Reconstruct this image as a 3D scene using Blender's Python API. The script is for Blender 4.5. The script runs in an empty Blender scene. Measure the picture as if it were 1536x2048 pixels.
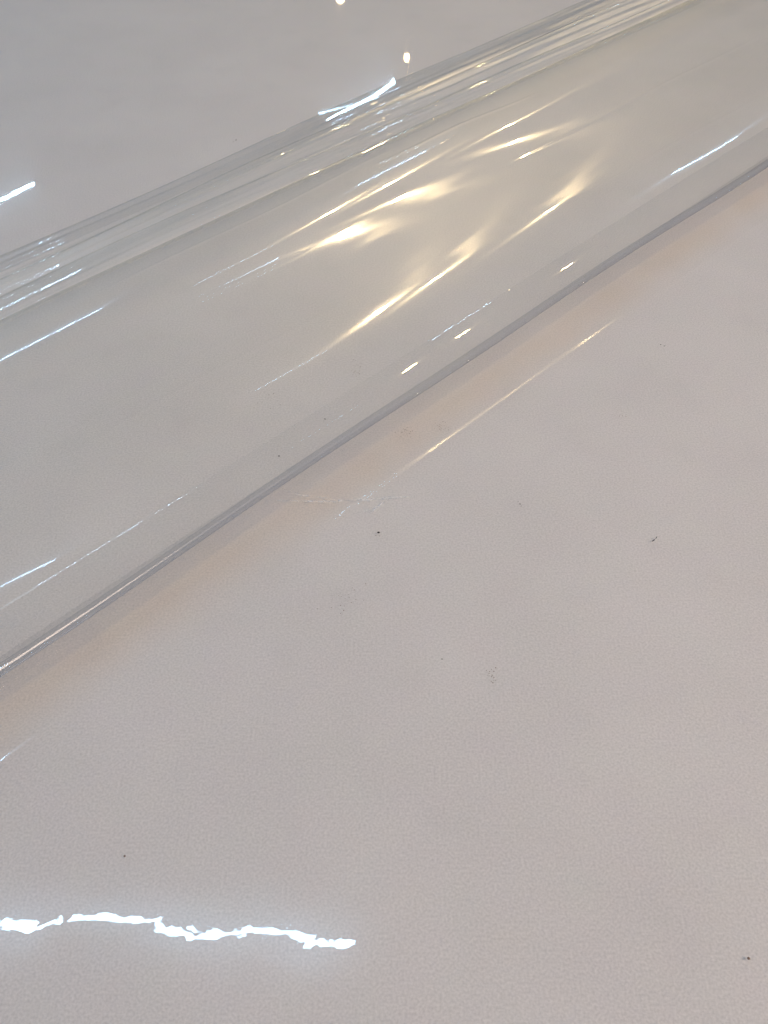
import bpy, math, random
import numpy as np

scene = bpy.context.scene
COL = scene.collection

# ------------------------------------------------------------------ camera
CAM_H = 0.45
PITCH = math.radians(46.6)
cam_data = bpy.data.cameras.new("camera")
cam_data.sensor_fit = 'VERTICAL'
cam_data.sensor_height = 36.0
cam_data.lens = 36.0 * 1953.0 / 2048.0
cam_data.clip_start = 0.01
cam_data.clip_end = 100.0
cam = bpy.data.objects.new("camera", cam_data)
cam.location = (0.0, 0.0, CAM_H)
cam.rotation_euler = (math.pi / 2 - PITCH, 0.0, 0.0)
COL.objects.link(cam)
scene.camera = cam

# ------------------------------------------------------------------ room light
world = bpy.data.worlds.new("World")
scene.world = world
world.use_nodes = True
wbg = world.node_tree.nodes["Background"]
wbg.inputs["Color"].default_value = (0.54, 0.74, 1.0, 1.0)
wbg.inputs["Strength"].default_value = 0.20

scene.view_settings.view_transform = 'Standard'
scene.view_settings.look = 'None'
scene.view_settings.exposure = 0.10
scene.view_settings.gamma = 1.0
scene.view_settings.use_curve_mapping = False

F_PX = 1953.0
RIGHT = np.array([1.0, 0.0, 0.0])
FWD = np.array([0.0, math.cos(PITCH), -math.sin(PITCH)])
UPV = np.array([0.0, math.sin(PITCH), math.cos(PITCH)])
CPOS = np.array([0.0, 0.0, CAM_H])

COOL = (0.42, 0.72, 1.0)
WARM = (1.0, 0.74, 0.38)

def tube_lamp(name, a, b, width, radiance, color):
    """ceiling fluorescent tube from a to b, shining down"""
    a, b = np.array(a, float), np.array(b, float)
    d = b - a
    ln = float(np.linalg.norm(d))
    li = bpy.data.lights.new(name, 'AREA')
    li.shape = 'RECTANGLE'
    li.size, li.size_y = ln, width
    li.color = color
    li.energy = radiance * math.pi * ln * width
    o = bpy.data.objects.new(name, li)
    o.location = (a + b) / 2
    x = d / ln
    tgt = np.array([0.0, 0.6, 0.0]) - (a + b) / 2       # face the table
    z = -(tgt - x * (tgt @ x)); z /= np.linalg.norm(z)
    y = np.cross(z, x)
    from mathutils import Matrix
    o.matrix_world = Matrix(((x[0], y[0], z[0], o.location[0]), (x[1], y[1], z[1], o.location[1]),
                             (x[2], y[2], z[2], o.location[2]), (0, 0, 0, 1)))
    COL.objects.link(o)
    return o

def bulb_lamp(name, p, radius, radiance, color):
    li = bpy.data.lights.new(name, 'POINT')
    li.shadow_soft_size = radius
    li.color = color
    li.energy = radiance * 4 * math.pi * math.pi * radius * radius
    o = bpy.data.objects.new(name, li)
    o.location = p
    COL.objects.link(o)
    return o

def above(px, py, height):
    """where a lamp hangs whose image in the flat table would be seen at that spot of the picture"""
    d = FWD + RIGHT * (px - 768) / F_PX + UPV * (1024 - py) / F_PX
    t = -CAM_H / d[2]
    g = CPOS + d * t
    r = d * np.array([1, 1, -1])
    return g + r * height / r[2]

def lamp_over(px, py, tilt, height, z=0.02):
    """the same for a piece of film that leans by tilt degrees towards the lower right"""
    d = FWD + RIGHT * (px - 768) / F_PX + UPV * (1024 - py) / F_PX
    g = CPOS + d * (z - CAM_H) / d[2]
    t = math.radians(tilt)
    n = np.array([math.sin(t) * math.sqrt(0.5), -math.sin(t) * math.sqrt(0.5), math.cos(t)])
    r = d - 2 * (d @ n) * n
    return g + r * (height - z) / r[2]

# fluorescent tubes on the ceiling
tube_lamp("ceiling_tube", above(700, 1868, 2.2), above(138, 1855, 2.2), 0.017, 55, COOL)
tube_lamp("ceiling_tube", above(112, 1855, 2.2), above(-1000, 1850, 2.2), 0.017, 55, COOL)
tube_lamp("ceiling_tube", lamp_over(205, 623, -4.8, 2.2, 0.03), lamp_over(-150, 830, -4.8, 2.2, 0.03), 0.013, 160, COOL)
tube_lamp("ceiling_tube", lamp_over(700, 770, 0, 2.2, 0.005), lamp_over(555, 860, 0, 2.2, 0.005), 0.010, 34, COOL)
tube_lamp("ceiling_tube", above(752, 172, 1.9), above(632, 213, 1.9), 0.005, 45, COOL)
tube_lamp("ceiling_tube", lamp_over(845, 293, -3.5, 1.9), lamp_over(715, 380, -3.5, 1.9), 0.010, 130, COOL)
tube_lamp("ceiling_tube", lamp_over(1475, 275, 16.5, 2.2), lamp_over(1310, 352, 16.5, 2.2), 0.032, 75, COOL)
# warm bulbs further off
bulb_lamp("warm_bulb", above(745, 612, 1.8), 0.035, 850, WARM)
bulb_lamp("warm_bulb", above(868, 572, 1.8), 0.035, 850, WARM)
bulb_lamp("warm_bulb", above(1085, 448, 1.8), 0.032, 600, WARM)
bulb_lamp("warm_bulb", above(812, 114, 1.8), 0.015, 50, WARM)
bulb_lamp("warm_bulb", above(682, 2, 1.8), 0.030, 28, WARM)
bulb_lamp("warm_bulb", lamp_over(1510, 20, -6.5, 1.8), 0.030, 28, WARM)
# added unseen fills: soft warm one to the right, cool one behind the fold
tube_lamp("warm_fill", (0.6, -0.55, 1.9), (1.8, -0.55, 1.9), 1.1, 8.4, (1.0, 0.80, 0.63))
tube_lamp("cool_fill", (-3.6, 2.6, 1.55), (-2.2, 3.6, 1.55), 0.9, 5.0, (0.66, 0.84, 1.0))

scene.cycles.caustics_reflective = False
scene.cycles.caustics_refractive = False
scene.cycles.transparent_max_bounces = 40
scene.cycles.max_bounces = 6
scene.cycles.diffuse_bounces = 2
scene.cycles.glossy_bounces = 4
scene.cycles.use_denoising = True
scene.cycles.use_adaptive_sampling = True
scene.cycles.adaptive_threshold = 0.03
scene.cycles.adaptive_min_samples = 12

# ------------------------------------------------------------------ materials
def new_mat(name):
    m = bpy.data.materials.new(name)
    m.use_nodes = True
    nt = m.node_tree
    nt.nodes.clear()
    return m, nt, nt.nodes, nt.links

def math_node(N, L, op, a, b=None):
    n = N.new("ShaderNodeMath"); n.operation = op
    for i, v in enumerate((a, b)):
        if v is None:
            continue
        if isinstance(v, (int, float)):
            n.inputs[i].default_value = v
        else:
            L.new(v, n.inputs[i])
    return n.outputs[0]

def film_material(name, tint=(0.962, 0.962, 0.955), wave_mm=0.03, stretch=1.0, soft=0.16, rough=0.22, aniso=0.0, haze=0.0, long_wave=0.0, seed=0.0, mirror=0.075):
    """thin clear plastic: mirror-like on both faces, slightly tinted, with a faint soft sheen"""
    m, nt, N, L = new_mat(name)
    out = N.new("ShaderNodeOutputMaterial")
    tc = N.new("ShaderNodeTexCoord")
    mp = N.new("ShaderNodeMapping")
    mp.inputs["Rotation"].default_value = (0, 0, math.radians(-45))
    mp.inputs["Location"].default_value = (seed, seed * 1.7, 0)
    L.new(tc.outputs["Object"], mp.inputs["Vector"])
    sc = N.new("ShaderNodeVectorMath"); sc.operation = 'MULTIPLY'
    sc.inputs[1].default_value = (1.0 / stretch, 1.0, 1.0)
    L.new(mp.outputs["Vector"], sc.inputs[0])
    n1 = N.new("ShaderNodeTexNoise"); n1.inputs["Scale"].default_value = 30; n1.inputs["Detail"].default_value = 1.5
    n2 = N.new("ShaderNodeTexNoise"); n2.inputs["Scale"].default_value = 190; n2.inputs["Detail"].default_value = 1.0
    L.new(sc.outputs[0], n1.inputs["Vector"]); L.new(sc.outputs[0], n2.inputs["Vector"])
    n0 = N.new("ShaderNodeTexNoise"); n0.inputs["Scale"].default_value = 13; n0.inputs["Detail"].default_value = 0.0
    L.new(sc.outputs[0], n0.inputs["Vector"])
    n1f = math_node(N, L, 'ADD', n1.outputs["Fac"], math_node(N, L, 'MULTIPLY', n0.outputs["Fac"], long_wave))
    h = math_node(N, L, 'ADD', n1f, math_node(N, L, 'MULTIPLY', n2.outputs["Fac"], 0.11))
    bp = N.new("ShaderNodeBump")
    bp.inputs["Strength"].default_value = 1.0
    bp.inputs["Distance"].default_value = wave_mm * 0.001
    L.new(h, bp.inputs["Height"])
    lw = N.new("ShaderNodeLayerWeight"); lw.inputs["Blend"].default_value = 0.5
    face = lw.outputs["Facing"]                              # 1 - |cos|
    cosv = math_node(N, L, 'MAXIMUM', math_node(N, L, 'SUBTRACT', 1.0, face), 0.10)
    path = math_node(N, L, 'DIVIDE', 1.0, cosv)              # longer way through the film at a slant
    comb = N.new("ShaderNodeCombineColor")
    for i, c in enumerate(tint):
        L.new(math_node(N, L, 'POWER', c, path), comb.inputs[i])
    tr = N.new("ShaderNodeBsdfTransparent")
    L.new(comb.outputs[0], tr.inputs["Color"])
    sharp = N.new("ShaderNodeBsdfGlossy"); sharp.inputs["Roughness"].default_value = 0.015
    blur = N.new("ShaderNodeBsdfGlossy"); blur.inputs["Roughness"].default_value = rough
    if aniso:                                                # drawn along the fold
        blur.inputs["Anisotropy"].default_value = aniso
        tg = N.new("ShaderNodeCombineXYZ")
        tg.inputs[0].default_value = math.sqrt(0.5); tg.inputs[1].default_value = -math.sqrt(0.5)
        L.new(tg.outputs[0], blur.inputs["Tangent"])
    L.new(bp.outputs["Normal"], sharp.inputs["Normal"])
    L.new(bp.outputs["Normal"], blur.inputs["Normal"])
    g = N.new("ShaderNodeMixShader"); g.inputs[0].default_value = soft
    L.new(sharp.outputs[0], g.inputs[1]); L.new(blur.outputs[0], g.inputs[2])
    if haze:                                                 # faint milky bloom of the plastic
        hz = N.new("ShaderNodeBsdfGlossy"); hz.inputs["Roughness"].default_value = 0.42
        g2 = N.new("ShaderNodeMixShader"); g2.inputs[0].default_value = haze
        L.new(g.outputs[0], g2.inputs[1]); L.new(hz.outputs[0], g2.inputs[2])
        g = g2
    fr = math_node(N, L, 'ADD', math_node(N, L, 'MULTIPLY', math_node(N, L, 'POWER', face, 5.0), 0.85), mirror)
    mx = N.new("ShaderNodeMixShader")
    L.new(fr, mx.inputs[0]); L.new(tr.outputs[0], mx.inputs[1]); L.new(g.outputs[0], mx.inputs[2])
    L.new(mx.outputs[0], out.inputs["Surface"])
    return m

def table_material():
    """white board with fine grain, faint grey scuffs and a yellowish band along the near edge of the fold"""
    m, nt, N, L = new_mat("white_tabletop")
    out = N.new("ShaderNodeOutputMaterial")
    p = N.new("ShaderNodeBsdfPrincipled")
    tc = N.new("ShaderNodeTexCoord")
    def noise(scale, detail, vec=None):
        n = N.new("ShaderNodeTexNoise"); n.inputs["Scale"].default_value = scale; n.inputs["Detail"].default_value = detail
        L.new(vec or tc.outputs["Object"], n.inputs["Vector"])
        return n
    grain = noise(800, 2); mottle = noise(9, 4); tint = noise(45, 3)
    ad = math_node(N, L, 'ADD', math_node(N, L, 'MULTIPLY', mottle.outputs["Fac"], 0.25),
                   math_node(N, L, 'MULTIPLY', grain.outputs["Fac"], 0.75))
    r = N.new("ShaderNodeValToRGB")
    r.color_ramp.elements[0].position = 0.25; r.color_ramp.elements[0].color = (0.642, 0.610, 0.610, 1)
    r.color_ramp.elements[1].position = 0.75; r.color_ramp.elements[1].color = (0.892, 0.848, 0.848, 1)
    L.new(ad, r.inputs["Fac"])
    # slight colour mottling
    hv = N.new("ShaderNodeMix"); hv.data_type = 'RGBA'; hv.blend_type = 'SOFT_LIGHT'
    hv.inputs[0].default_value = 0.07
    L.new(r.outputs["Color"], hv.inputs[6]); L.new(tint.outputs["Color"], hv.inputs[7])
    # grey scuffs in loose patches
    s1 = noise(26, 6)
    sr = N.new("ShaderNodeValToRGB")
    sr.color_ramp.elements[0].position = 0.56; sr.color_ramp.elements[0].color = (0, 0, 0, 1)
    sr.color_ramp.elements[1].position = 0.74; sr.color_ramp.elements[1].color = (0.10, 0.10, 0.10, 1)
    L.new(s1.outputs["Fac"], sr.inputs["Fac"])
    sm = N.new("ShaderNodeMix"); sm.data_type = 'RGBA'
    L.new(sr.outputs["Color"], sm.inputs[0]); L.new(hv.outputs[2], sm.inputs[6])
    sm.inputs[7].default_value = (0.50, 0.49, 0.50, 1)
    # yellowish band: distance across the fold from the band's middle
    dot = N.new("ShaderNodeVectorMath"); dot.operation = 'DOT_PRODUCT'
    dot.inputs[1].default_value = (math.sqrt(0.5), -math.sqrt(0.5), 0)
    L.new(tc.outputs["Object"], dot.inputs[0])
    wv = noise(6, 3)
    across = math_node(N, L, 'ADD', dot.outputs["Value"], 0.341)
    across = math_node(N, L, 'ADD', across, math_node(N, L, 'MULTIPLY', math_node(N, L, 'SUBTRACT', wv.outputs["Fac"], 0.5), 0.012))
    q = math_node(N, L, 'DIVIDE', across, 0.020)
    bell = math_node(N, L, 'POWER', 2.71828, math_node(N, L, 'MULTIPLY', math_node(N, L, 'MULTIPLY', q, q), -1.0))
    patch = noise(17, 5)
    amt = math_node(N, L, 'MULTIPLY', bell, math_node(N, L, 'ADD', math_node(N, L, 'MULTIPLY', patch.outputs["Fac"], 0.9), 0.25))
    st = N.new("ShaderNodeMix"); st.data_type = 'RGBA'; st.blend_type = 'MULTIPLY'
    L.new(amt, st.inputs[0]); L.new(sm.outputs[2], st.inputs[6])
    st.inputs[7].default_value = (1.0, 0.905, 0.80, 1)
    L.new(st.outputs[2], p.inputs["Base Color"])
    p.inputs["Roughness"].default_value = 0.6
    p.inputs["Specular IOR Level"].default_value = 0.2
    L.new(p.outputs[0], out.inputs["Surface"])
    return m

def dust_material(name, c):
    m, nt, N, L = new_mat(name)
    out = N.new("ShaderNodeOutputMaterial")
    p = N.new("ShaderNodeBsdfPrincipled")
    n1 = N.new("ShaderNodeTexNoise"); n1.inputs["Scale"].default_value = 800
    r = N.new("ShaderNodeValToRGB")
    r.color_ramp.elements[0].color = (c[0] * 0.7, c[1] * 0.7, c[2] * 0.7, 1)
    r.color_ramp.elements[1].color = (c[0] * 1.3, c[1] * 1.3, c[2] * 1.3, 1)
    L.new(n1.outputs["Fac"], r.inputs["Fac"]); L.new(r.outputs["Color"], p.inputs["Base Color"])
    p.inputs["Roughness"].default_value = 0.9
    L.new(p.outputs[0], out.inputs["Surface"])
    return m

# ------------------------------------------------------------------ helpers
def mesh_obj(name, verts, faces, mat, parent=None, smooth=True):
    me = bpy.data.meshes.new(name)
    me.from_pydata([tuple(v) for v in verts], [], [tuple(f) for f in faces])
    if smooth:
        me.polygons.foreach_set("use_smooth", np.ones(len(me.polygons), dtype=bool))
    me.materials.append(mat)
    me.update()
    o = bpy.data.objects.new(name, me)
    COL.objects.link(o)
    if parent is not None:
        o.parent = parent
    return o

S2 = math.sqrt(0.5)
def place(u, v, z):
    """u runs across the fold (towards the lower right), v along it (into the upper right)"""
    return np.stack([S2 * u + S2 * v, -S2 * u + S2 * v, z], axis=-1)

def grid_faces(n, m):
    i = np.arange(n - 1)[:, None] * m + np.arange(m - 1)[None, :]
    return np.stack([i, i + m, i + m + 1, i + 1], axis=-1).reshape(-1, 4)

class Ripple:
    """sum of random plane waves, wavelengths in metres"""
    def __init__(self, seed, n, wu, wv, slope):
        r = np.random.RandomState(seed)
        self.ku = 2 * np.pi / r.uniform(*wu, n) * r.choice([-1, 1], n)
        self.kv = 2 * np.pi / r.uniform(*wv, n)
        self.ph = r.uniform(0, 6.28, n)
        self.a = slope / np.sqrt(self.ku ** 2 + self.kv ** 2) / math.sqrt(n / 2)
    def __call__(self, u, v):
        o = np.zeros(np.broadcast(u, v).shape)
        for a, ku, kv, ph in zip(self.a, self.ku, self.kv, self.ph):
            o += a * np.sin(ku * u + kv * v + ph)
        return o

# ------------------------------------------------------------------ table
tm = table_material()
tv = [(-2.0, -0.6, 0), (2.4, -0.6, 0), (2.4, 3.4, 0), (-2.0, 3.4, 0),
      (-2.0, -0.6, -0.03), (2.4, -0.6, -0.03), (2.4, 3.4, -0.03), (-2.0, 3.4, -0.03)]
tf = [(0, 1, 2, 3), (7, 6, 5, 4), (0, 4, 5, 1), (1, 5, 6, 2), (2, 6, 7, 3), (3, 7, 4, 0)]
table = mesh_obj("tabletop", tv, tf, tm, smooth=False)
table["kind"] = "structure"

# ------------------------------------------------------------------ clear plastic sheet
sheet = bpy.data.objects.new("clear_plastic_sheet", None)
COL.objects.link(sheet)
sheet["label"] = "glossy clear plastic sheet folded diagonally over itself on the white table"
sheet["category"] = "plastic sheet"

film_flat = film_material("clear_film_flat", tint=(0.985, 0.985, 0.985), wave_mm=0.13, soft=0.42, rough=0.14, long_wave=0.7, seed=3.1)
film_tuck = film_material('clear_film_tuck', tint=(0.999, 0.999, 0.999), wave_mm=0.02, soft=0.05, rough=0.12, seed=2.2, mirror=0.022)
film_back = film_material('clear_film_back', tint=(0.985, 0.985, 0.985), wave_mm=0.016, soft=0.08, rough=0.10, long_wave=0.5, seed=9.4)
film_fold = film_material("clear_film_fold", tint=(0.962, 0.962, 0.954), wave_mm=0.06, stretch=2.5, soft=0.36, rough=0.115, aniso=0.45, haze=0.33, seed=1.3)
film_hem = film_material('clear_film_hem', tint=(0.955, 0.962, 0.977), wave_mm=0.03, stretch=3.0, soft=0.55, rough=0.3, aniso=0.7, seed=5.0)
film_pleat = film_material("clear_film_pleat", tint=(0.994, 0.994, 0.988), wave_mm=0.05, stretch=4.0, soft=0.32, rough=0.22, aniso=0.7, seed=7.7)

V0, V1 = -0.35, 2.1
vs = np.arange(V0, V1, 0.006)

# flat layer, with the low ridge in front of the fold and a rise behind it; it stops under the fold
rip = Ripple(4, 10, (0.15, 0.5), (0.25, 0.7), 0.0015)
BUCKLE = -1.0
def flat_strip(us, mat):
    Ug, Vg = np.meshgrid(us, vs, indexing='ij')
    wob = 0.004 * np.sin(Vg * 5.1 + 0.4) + 0.003 * np.sin(Vg * 11.0 + 2.0)
    z = 0.0020 + rip(Ug, Vg)
    e = Ug + 0.315 + 0.3 * wob
    z += 0.00036 * (0.80 + 0.20 * np.sin(Vg * 39 + 1.0)) * np.exp(-(e / np.where(e < 0, 0.0018, 0.0014)) ** 2 / 2)
    z += 0.0004 * np.exp(-((Ug + 0.69 + wob) / 0.04) ** 2 / 2)
    # slight buckles of the film at the front left
    X, Y = S2 * Ug + S2 * Vg, -S2 * Ug + S2 * Vg
    bx = (np.array([-300, -100, 0, 100, 125, 160, 230, 330, 400, 480, 530, 620, 700, 900]) - 768) / 1953 * 0.478
    bs = np.array([0, 0, -2, -14, 4, -27, -34, -20, -4, 1, -10, 5, 12, 0]) * 0.00031 * BUCKLE
    dy = Y - 0.160
    z += np.interp(X, bx, bs) * dy * np.exp(-(dy / 0.035) ** 2)
    z = np.maximum(z, 0.0006)
    mesh_obj("flat_layer", place(Ug, Vg, z).reshape(-1, 3), grid_faces(*Ug.shape), mat, sheet)
flat_strip(np.concatenate([np.arange(-1.9, -0.84, 0.02), np.arange(-0.84, -0.712, 0.002)]), film_back)
flat_strip(np.concatenate([np.arange(-0.372, -0.34, 0.002), np.arange(-0.34, -0.29, 0.0007), np.arange(-0.29, -0.28, 0.002), np.arange(-0.28, -0.02, 0.004), np.arange(-0.02, 0.6, 0.02)]), film_flat)

# folded layer: tilt of the surface across the fold, in degrees towards the near edge
ku = np.array([-0.635, -0.620, -0.592, -0.574, -0.565, -0.557, -0.548, -0.537, -0.528, -0.512, -0.485, -0.462, -0.445, -0.428, -0.417, -0.405, -0.392, -0.376, -0.361])
kt = np.array([-26.0, -15.0, -7.0, -3.8, 0.0, 3.6, 8.0, 5.0, 2.7, 0.9, -1.9, -2.0, -1.5, -0.5, 3.5, 10.0, 17.0, 21.0, 26.0])
uu = np.arange(-0.635, -0.3605, 0.0012)
def smooth_interp(x, xp, fp):
    # monotone-ish cubic through the knots
    d = np.gradient(fp, xp)
    i = np.clip(np.searchsorted(xp, x) - 1, 0, len(xp) - 2)
    h = xp[i + 1] - xp[i]; t = (x - xp[i]) / h
    return ((2 * t**3 - 3 * t**2 + 1) * fp[i] + (t**3 - 2 * t**2 + t) * h * d[i]
            + (-2 * t**3 + 3 * t**2) * fp[i + 1] + (t**3 - t**2) * h * d[i + 1])
tt = np.radians(smooth_interp(uu, ku, kt))
zz = np.concatenate([[0], np.cumsum(-np.tan((tt[1:] + tt[:-1]) / 2) * np.diff(uu))])
# near edge: the film ends in a small rolled hem
R_EDGE = 0.0038
ang = np.radians(np.arange(30, 300, 8))
rr = R_EDGE * np.linspace(1.0, 0.80, len(ang))
a0 = math.radians(26)
eu = uu[-1] - R_EDGE * math.sin(a0) + rr * np.sin(ang)
ez = zz[-1] - R_EDGE * math.cos(a0) + rr * np.cos(ang)
pu = np.concatenate([uu, eu]); pz = np.concatenate([zz, ez])
pz = pz - pz[len(uu):].min() + 0.0035
top_w = np.concatenate([np.ones(len(uu)), np.full(len(eu), 1.0)])
profile = list(zip(pu.round(4), pz.round(4)))
rip2 = Ripple(11, 12, (0.06, 0.25), (0.3, 0.9), 0.0035)
rip3 = Ripple(12, 10, (0.015, 0.05), (0.15, 0.5), 0.004)
CREASES = [(-0.588, 0.58, 0.80, 0.00060, 0.006), (-0.460, 0.08, 0.42, 0.00022, 0.004), (-0.480, 0.10, 0.34, 0.00018, -0.004),
           (-0.410, 0.06, 0.26, 0.00020, 0.003), (-0.508, 0.66, 1.10, 0.00022, 0.006), (-0.396, 0.28, 0.37, 0.00030, 0.001),
           (-0.535, 0.18, 0.45, 0.00020, 0.004), (-0.600, 0.30, 0.62, 0.00035, -0.004), (-0.425, 0.66, 0.95, 0.00018, 0.004)]
def fold_strip(name, pu, pz, mat):
    PU, VV = np.meshgrid(pu, vs, indexing='ij')
    PC = np.minimum(PU, -0.361)                # the hem moves as one with the edge
    saddle = 0.0010 * (1 - np.exp(-((VV - 0.47) / 0.17) ** 2)) * np.clip((PC + 0.62) / 0.08, 0, 1) * np.clip((-0.39 - PC) / 0.04, 0, 1)
    Z = pz[:, None] + saddle + rip2(PC, VV) + rip3(PC, VV)
    for cu, va, vb, ch, bend in CREASES:
        t = np.clip((VV - va) / (vb - va), 0, 1)
        line = cu + bend * np.sin(t * 9) * 0.3 + bend * (t - 0.5)
        Z = Z + ch * np.sin(np.pi * t) ** 0.5 * np.exp(-((PC - line) / 0.0017) ** 2)
    PV = PU + 0.0018 * np.sin(VV * 7 + 1) + 0.001 * np.sin(VV * 17)
    return mesh_obj(name, place(PV, VV, Z).reshape(-1, 3), grid_faces(*PU.shape), mat, sheet)
nt_ = len(uu)
fold_strip("folded_layer", pu[:nt_], pz[:nt_], film_fold)
fold_strip("rolled_hem", pu[nt_ - 1:], pz[nt_ - 1:], film_hem)

# tucked layer: the sheet's arched inner turn lying under the near edge
tu = np.arange(-0.402, -0.364, 0.0007)
TU, TV = np.meshgrid(tu, vs, indexing='ij')
tx = (TU + 0.383) / 0.019
tz = 0.0030 + 0.0019 * (1 - tx ** 2) + Ripple(21, 8, (0.02, 0.06), (0.2, 0.6), 0.006)(TU, TV)
mesh_obj("tucked_layer", place(TU + 0.001 * np.sin(TV * 6), TV, tz).reshape(-1, 3), grid_faces(*TU.shape), film_tuck, sheet)

# pleats gathered along the far side of the fold
def pleat(u0, u1, z0, z1, seed, ripple=0.085, v_from=V0, v_to=V1):
    """a long strip of gathered film climbing towards the fold, its free edges curled down"""
    us_ = np.arange(u0, u1, 0.0007)
    vv = np.arange(v_from, v_to, 0.006)
    a, b = np.meshgrid(us_, vv, indexing='ij')
    t = (a - u0) / (u1 - u0)
    r1 = Ripple(seed, 14, (0.008, 0.03), (0.3, 1.4), ripple)
    r2 = Ripple(seed + 50, 12, (0.005, 0.02), (0.03, 0.12), 0.065)
    crump = np.exp(-((b - 0.66) / 0.13) ** 2) * np.exp(-((a + 0.655) / 0.03) ** 2)
    zz_ = z0 + (z1 - z0) * t + r1(a, b) + r2(a, b) * (0.08 + 1.0 * crump)
    curl = np.exp(-(a - u0) / 0.0016) + np.exp(-(u1 - a) / 0.0016)
    zz_ -= 0.003 * curl
    sway = 0.005 * np.sin(b * 4 + seed) + 0.002 * np.sin(b * 13 + seed * 2)
    zz_ = np.maximum(zz_, 0.0030 + 0.0004 * seed)
    return mesh_obj("pleat", place(a + sway, b, zz_).reshape(-1, 3), grid_faces(*a.shape), film_pleat, sheet)

pleat(-0.738, -0.688, 0.0055, 0.0115, 1)
pleat(-0.700, -0.650, 0.0095, 0.0165, 2)
pleat(-0.662, -0.620, 0.0155, 0.0220, 3, 0.07)

# ------------------------------------------------------------------ dust
def ground(px, py, zh):
    d = FWD + RIGHT * (px - 768) / F_PX + UPV * (1024 - py) / F_PX
    return CPOS + d * (zh - CAM_H) / d[2]

black_dust = dust_material("dark_dust", (0.03, 0.028, 0.03))
brown_dust = dust_material("brown_dust", (0.20, 0.13, 0.10))
rng = random.Random(5)

def flake(cx, cy, rx, ry, turn, h, sides=9):
    """a low irregular crumb: rim and a raised, off-centre top"""
    vs_, fs = [], []
    for ring, (k, zz_) in enumerate(((1.0, 0.0), (0.75, h * 0.8), (0.3, h))):
        for i in range(sides):
            a = 2 * math.pi * i / sides
            r = k * rng.uniform(0.75, 1.2)
            x, y = rx * r * math.cos(a), ry * r * math.sin(a)
            vs_.append((cx + x * math.cos(turn) - y * math.sin(turn), cy + x * math.sin(turn) + y * math.cos(turn), zz_))
    for ring in range(2):
        for i in range(sides):
            j = (i + 1) % sides
            fs.append((ring * sides + i, ring * sides + j, (ring + 1) * sides + j, (ring + 1) * sides + i))
    fs.append(tuple(2 * sides + i for i in range(sides)))
    return vs_, fs

def dust(name, px, py, zh, pieces, mat, label, category, group):
    p = ground(px, py, zh)
    V, Fc = [], []
    for (cx, cy, rx, ry, turn) in pieces:
        v, f = flake(cx, cy, rx, ry, turn, min(rx, ry) * 0.6)
        Fc += [tuple(i + len(V) for i in g) for g in f]
        V += v
    o = mesh_obj(name, V, Fc, mat)
    o.location = tuple(p)
    o["label"] = label; o["category"] = category; o["group"] = group

mm = 0.001
ON = 0.0024
SP = "dark specks on the sheet and table"
dust("dust_speck", 757, 1065, ON, [(0, 0, .8*mm, .75*mm, 0), (-1.6*mm, -2.6*mm, .3*mm, .25*mm, 0), (0.6*mm, -2.9*mm, .25*mm, .2*mm, 0)], black_dust,
     "largest round black speck near the middle of the picture, below the fold", "speck", SP)
dust("dust_speck", 472, 280, ON, [(0, 0, .75*mm, .55*mm, .4), (-2.2*mm, -3.5*mm, .35*mm, .3*mm, 0)], black_dust,
     "lone dark speck on the flat film above the gathered pleats", "speck", SP)
dust("dust_speck", 1325, 691, ON, [(-1.2*mm, 1.0*mm, .5*mm, .4*mm, 0), (1.2*mm, -.6*mm, .45*mm, .35*mm, .5), (2.4*mm, 0.4*mm, .25*mm, .2*mm, 0)], black_dust,
     "close pair of tiny dark specks at the right, below the warm glint", "speck", SP)
dust("dust_speck", 1243, 832, ON, [(-1.6*mm, 0, .35*mm, .3*mm, 0), (0.6*mm, .2*mm, .3*mm, .25*mm, 0), (3*mm, -.6*mm, .25*mm, .2*mm, 0)], brown_dust,
     "faint reddish row of tiny specks under the close dark pair", "speck", SP)
dust("dust_speck", 1040, 1008, ON, [(0, 0, .45*mm, .4*mm, 0), (-1*mm, 2.4*mm, .3*mm, .25*mm, 0), (.5*mm, -1.8*mm, .3*mm, .25*mm, 0)], black_dust,
     "tiny dark speck with two fainter dots, right of the largest speck", "speck", SP)
dust("lint_fibre", 1309, 1079, ON, [(-.7*mm, -.7*mm, 1.5*mm, .35*mm, .75), (1.4*mm, 1.5*mm, 1.4*mm, .25*mm, .95)], black_dust,
     "short slanted dark fibre lying on the sheet at the right", "fibre", SP)
dust("dust_speck", 1497, 1917, ON, [(0, 0, .75*mm, .7*mm, .2)], brown_dust,
     "dull round speck in the lower right corner of the picture", "speck", SP)
dust("dust_speck", 884, 1318, ON, [(0, 0, .4*mm, .35*mm, 0)], black_dust,
     "single tiny speck below the middle of the picture", "speck", SP)
dust("dust_speck", 558, 912, 0.0004, [(0, 0, .6*mm, .5*mm, 0)], black_dust,
     "dark speck seen through the folded film just above its near edge", "speck", SP)
dust("lint_fibre", 650, 838, 0.0004, [(0, 0, .9*mm, .35*mm, -.7)], black_dust,
     "tiny slanted fibre seen through the fold above the thin cool glint", "fibre", SP)
dust("dust_speck", 249, 1712, ON, [(0, 0, .6*mm, .5*mm, 0)], brown_dust,
     "faint speck above the long bluish lamp reflection", "speck", SP)

def smudge(px, py, zh, w, h, n, label):
    pieces = []
    for i in range(n):
        r = .35 * mm * rng.uniform(0.4, 1.0)
        pieces.append((rng.gauss(0, w), rng.gauss(0, h), r, r * rng.uniform(.5, 1), rng.uniform(0, 3)))
    dust("dirt_smudge", px, py, zh, pieces, brown_dust, label, "smudge", "faint brown smudges")

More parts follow.
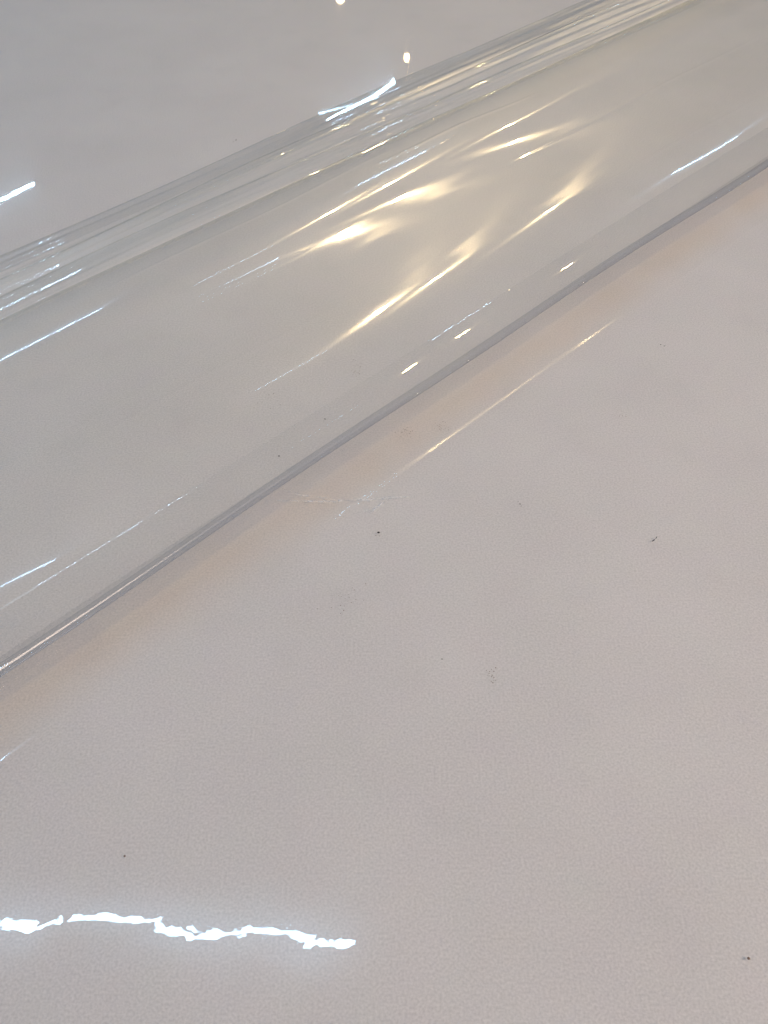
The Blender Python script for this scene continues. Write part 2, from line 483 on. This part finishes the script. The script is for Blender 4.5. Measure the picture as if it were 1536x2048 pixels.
smudge(712, 735, 0.0004, 2.5*mm, 4.5*mm, 26, "speckled brown smudge seen through the fold under the warm streaks")
smudge(530, 800, 0.0004, 5*mm, 6*mm, 18, "sparse brown smudge seen through the fold, left of the thin cool glint")
smudge(881, 855, ON, 2.5*mm, 3*mm, 26, "small brown smudge between the near edge and the warm glints")
smudge(815, 864, ON, 4*mm, 3*mm, 24, "wider brown smudge just under the rolled near edge")
smudge(985, 1355, ON, 1.6*mm, 4.5*mm, 20, "upright faint brown smudge below the middle of the picture")
smudge(690, 1200, ON, 7*mm, 4.5*mm, 26, "scattered faint smudge below the largest black speck")

# pale translucent streaks on the film below the near edge
def pale_streak_material():
    m, nt, N, L = new_mat("pale_translucent")
    out = N.new("ShaderNodeOutputMaterial")
    d = N.new("ShaderNodeBsdfDiffuse"); d.inputs["Color"].default_value = (0.86, 0.87, 0.90, 1)
    t = N.new("ShaderNodeBsdfTransparent")
    tc = N.new("ShaderNodeTexCoord")
    n = N.new("ShaderNodeTexNoise"); n.inputs["Scale"].default_value = 260; n.inputs["Detail"].default_value = 4
    L.new(tc.outputs["Object"], n.inputs["Vector"])
    r = N.new("ShaderNodeValToRGB")
    r.color_ramp.elements[0].position = 0.45; r.color_ramp.elements[0].color = (0, 0, 0, 1)
    r.color_ramp.elements[1].position = 0.75; r.color_ramp.elements[1].color = (0.55, 0.55, 0.55, 1)
    L.new(n.outputs["Fac"], r.inputs["Fac"])
    mx = N.new("ShaderNodeMixShader")
    L.new(r.outputs["Color"], mx.inputs[0]); L.new(t.outputs[0], mx.inputs[1]); L.new(d.outputs[0], mx.inputs[2])
    L.new(mx.outputs[0], out.inputs["Surface"])
    return m
scm = pale_streak_material()
def pale_streak(pts, width):
    n = 40
    P = np.array([ground(x, y, 0.0031) for x, y in pts])
    t = np.linspace(0, len(P) - 1, n)
    c = np.stack([np.interp(t, np.arange(len(P)), P[:, k]) for k in range(3)], axis=1)
    w = width * np.sin(np.linspace(0.02, np.pi - 0.02, n)) * (0.7 + 0.3 * np.sin(np.arange(n) * 0.9))
    V = []
    for i in range(n):
        V += [c[i] + [0, w[i], 0], c[i] + [0, w[i] * 0.3, 0.00005], c[i] - [0, w[i] * 0.4, -0.00005], c[i] - [0, w[i], 0]]
    mesh_obj("pale_streak", V, grid_faces(n, 4), scm, sheet)
pale_streak([(540, 1000), (640, 1003), (760, 997), (840, 992)], 0.0016)
pale_streak([(712, 1026), (745, 1020), (775, 1000)], 0.0022)
pale_streak([(560, 975), (600, 990), (690, 1000)], 0.0010)
